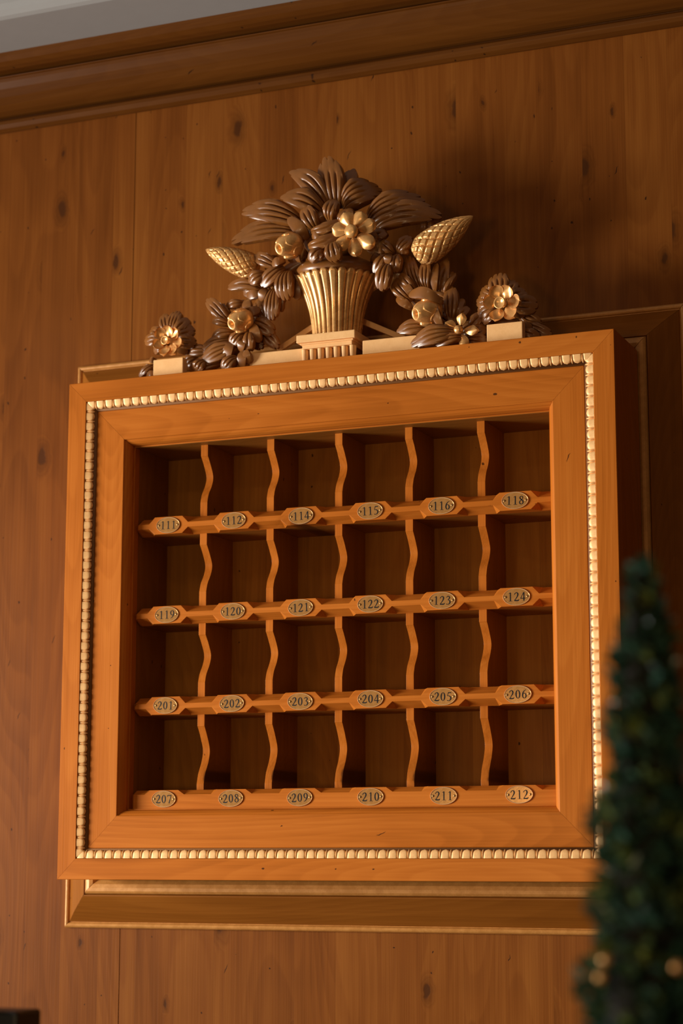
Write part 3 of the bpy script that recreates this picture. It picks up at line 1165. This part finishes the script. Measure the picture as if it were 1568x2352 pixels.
leaf(492, 808, 430, 806, 14, 3, Y=.075)
leaf(505, 832, 436, 850, 18, 4, .06, Y=.06)
leaf(470, 828, 452, 856, 16, 3, Y=.05)
# left end rosette
for tx, ty, w, m in ((378, 722, 14, 3), (411, 715, 17, 4), (436, 734, 15, 2), (448, 756, 17, 3), (452, 790, 17, 3), (334, 784, 15, 3), (348, 758, 13, 2), (430, 812, 11, 1), (356, 812, 10, 2)):
    leaf(392 + (tx - 392) * .18, 780 + (ty - 780) * .18, tx, ty, w, m, Y=.06, tipY=.065, arch=.010, drop=.35)
leaf(357, 838, 320, 866, 8, 2, Y=.07)
leaf(360, 830, 343, 826, 7, 1, Y=.07)
leaf(360, 846, 328, 850, 9, 2, Y=.075)
leaf(362, 858, 336, 864, 8, 1, Y=.06)

# broader leaves lying behind, filling the garlands
for bx, by, tx, ty, w, m in ((620, 640, 648, 702, 20, 3), (600, 672, 560, 668, 17, 3), (590, 700, 610, 742, 17, 3), (560, 735, 560, 690, 18, 3), (590, 730, 606, 690, 16, 3),
                             (560, 760, 604, 800, 18, 3), (540, 775, 500, 800, 18, 3), (520, 800, 540, 845, 20, 3), (490, 815, 470, 850, 20, 3), (455, 822, 425, 838, 16, 3),
                             (930, 620, 950, 650, 18, 3), (955, 650, 930, 690, 18, 3), (990, 680, 1030, 700, 20, 3), (1010, 720, 1050, 745, 20, 3), (1030, 755, 980, 775, 20, 3),
                             (1060, 765, 1100, 750, 18, 3), (1090, 760, 1118, 775, 16, 3), (640, 590, 612, 622, 18, 3), (880, 560, 905, 610, 18, 3), (700, 560, 672, 610, 22, 3),
                             (730, 545, 690, 520, 20, 3), (800, 520, 840, 500, 20, 3), (840, 540, 872, 585, 18, 3), (1190, 730, 1235, 762, 20, 3)):
    leaf(bx, by, tx, ty, w, m, Y=.088, arch=.006)['behind'] = 1

# past the hundred leaves that show largest, the small and half-hidden ones are one part
lv = [o for o in crest.children if o.name.split('.')[0] == 'leaf']
lv.sort(key=lambda o: ('behind' not in o) * 1000 + sum(p.area for p in o.data.polygons), reverse=True)
bm = bmesh.new()
for o in lv[100:]:
    bm.from_mesh(o.data)
for o in lv[100:]:
    bpy.data.objects.remove(o)
me = bpy.data.meshes.new('small_leaves')
bm.to_mesh(me)
bm.free()
me.materials.append(M_CARVE)
rest = bpy.data.objects.new('small_leaves', me)
COL.objects.link(rest)
rest.parent = crest
rest['kind'] = 'stuff'
es = rest.modifiers.new('edge', 'EDGE_SPLIT')
es.split_angle = radians(55)
for o in lv[:100]:
    if 'behind' in o:
        del o['behind']


# gilt blossoms, buds and cones
flower(810, 532, .002, (118, 65, 22, -32, -84, -135, 170), 50, 18, 16.5, label='gilt blossom in the middle, above the basket', cup=-.45)
flower(386, 783, .028, (86, 42, -12, -58, -106, -158, 134), 37, 14, 10.5, True, label='gilt blossom at the left end', cup=.5)
flower(1153, 697, .028, (112, 64, 6, -50, -114, 178), 45, 17, 14, True, label='gilt blossom at the right end', cup=.4)
flower(1056, 758, .035, (82, 150, 217, 284, 2), 39, 12, 10, label='five-pointed gilt blossom low on the right', cup=-.3, drop=.75)
rosebud(664, 564, 636, 573, .035, 29, 'gilt rosebud above the left pine cone')
rosebud(552, 737, 527, 747, .045, 27, 'gilt rosebud low on the left')
rosebud(981, 717, 950, 722, .045, 30, 'gilt rosebud low on the right')
pine_cone(590, 618, 472, 573, 33, .075, .055, 'gilt pine cone pointing left')
pine_cone(958, 587, 1086, 496, 38, .060, .045, 'gilt pine cone pointing right')

# ------------------------------------------------------------------ reception counter with tree and dark monitor
ZT = -.47
ctr = empty('reception_counter', (.9, -1.3, -1.5), 'wooden reception counter below the key rack', 'counter')
obj('counter_top', *box(.1, -2.05, ZT - .04, 2.5, -.75, ZT), M_STONE, ctr, bevel=.004)
obj('counter_front', *box(.16, -1.98, -1.5, 2.44, -.82, ZT - .04), M_STONE, ctr)

TX, TY = 1.506, -1.66
tree = empty('small_conifer', (TX, TY, ZT), 'blurred dark green cone-shaped little conifer standing in front of the key rack', 'tree')
prof = [(0, .045), (.01, .05), (.07, .062), (.085, .064), (.085, .056), (.078, .05)]
obj('pot', *lathe(Vector((TX, TY, ZT)), Vector((0, 0, 1)), prof, 32), M_POT, tree, smooth=True)
prof = [(.07, .009), (.2, .008), (.5, .005), (.70, .002)]
obj('trunk', *lathe(Vector((TX, TY, ZT)), Vector((0, 0, 1)), prof, 12), M_BARK, tree, smooth=True)
V, F = [], []
rt = random.Random(3)
z_top, z_bot = .272, ZT + .11


def tr_radius(z):
    h = z_top - z
    return .001 + .010 * min(1, h / .02) + .102 * max(0, h) ** .75


for i in range(9000):
    h = rt.random() ** .62
    z = z_top - h * (z_top - z_bot)
    R_ = tr_radius(z)
    lump = 1 + .10 * sin(z * 95 + 1.3) + .08 * sin(z * 47)
    a = rt.random() * 2 * pi
    lump *= 1 + .10 * sin(3 * a + z * 60)
    r = R_ * lump * (rt.uniform(.70, 1.0) if rt.random() < .72 else rt.uniform(.4, .8))
    out = Vector((cos(a), sin(a), 0))
    d = (out * rt.uniform(.5, 1.1) + Vector((rt.uniform(-.5, .5), rt.uniform(-.5, .5), rt.uniform(-.35, .9)))).normalized()
    sd = d.cross(Vector((rt.uniform(-1, 1), rt.uniform(-1, 1), 1))).normalized()
    nn = d.cross(sd)
    l, w_ = rt.uniform(.010, .019), rt.uniform(.0036, .0066)
    c = Vector((TX, TY, z)) + out * (r - l * .6)
    k = len(V)
    V += [c, c + d * l * .45 + sd * w_ + nn * .0006, c + d * l, c + d * l * .45 - sd * w_ + nn * .0006]
    F += [(k, k + 1, k + 2), (k, k + 2, k + 3)]
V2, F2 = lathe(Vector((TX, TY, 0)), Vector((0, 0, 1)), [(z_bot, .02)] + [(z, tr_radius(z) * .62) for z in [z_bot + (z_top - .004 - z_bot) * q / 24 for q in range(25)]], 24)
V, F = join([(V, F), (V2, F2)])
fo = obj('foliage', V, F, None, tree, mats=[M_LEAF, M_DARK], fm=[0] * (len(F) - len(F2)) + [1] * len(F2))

for px, py, dy in ((1390, 2205, -.052), (1556, 2222, -.050), (1380, 2245, -.046)):  # tiny gold spheres set at the edge of the foliage
    b0 = at(px, py, TY + dy)
    V, F = lathe(b0 - Vector((0, 0, .0045)), Vector((0, 0, 1)), [(.0045 - .0045 * cos(pi * q / 10), .0045 * sin(pi * q / 10) + .0001) for q in range(11)], 16)
    bb = obj('orb', V, F, M_GOLD, tree, smooth=True)
    bb['label'] = 'tiny golden bauble'

mon = empty('dark_monitor', (.42, -1.02, ZT), 'blurred black boxy equipment with a stepped top, low in front of the panelling', 'monitor')
obj('casing', *box(.24, -1.07, ZT + .05, .517, -1.03, -.1455), M_BLACK, mon, bevel=.004)
obj('back_box', *box(.30, -1.03, ZT + .08, .553, -.97, -.1505), M_BLACK, mon, bevel=.004)
obj('stand', *join([box(.38, -1.045, ZT + .01, .44, -1.0, ZT + .09), box(.32, -1.12, ZT, .50, -.93, ZT + .012)]), M_BLACK, mon, bevel=.002)
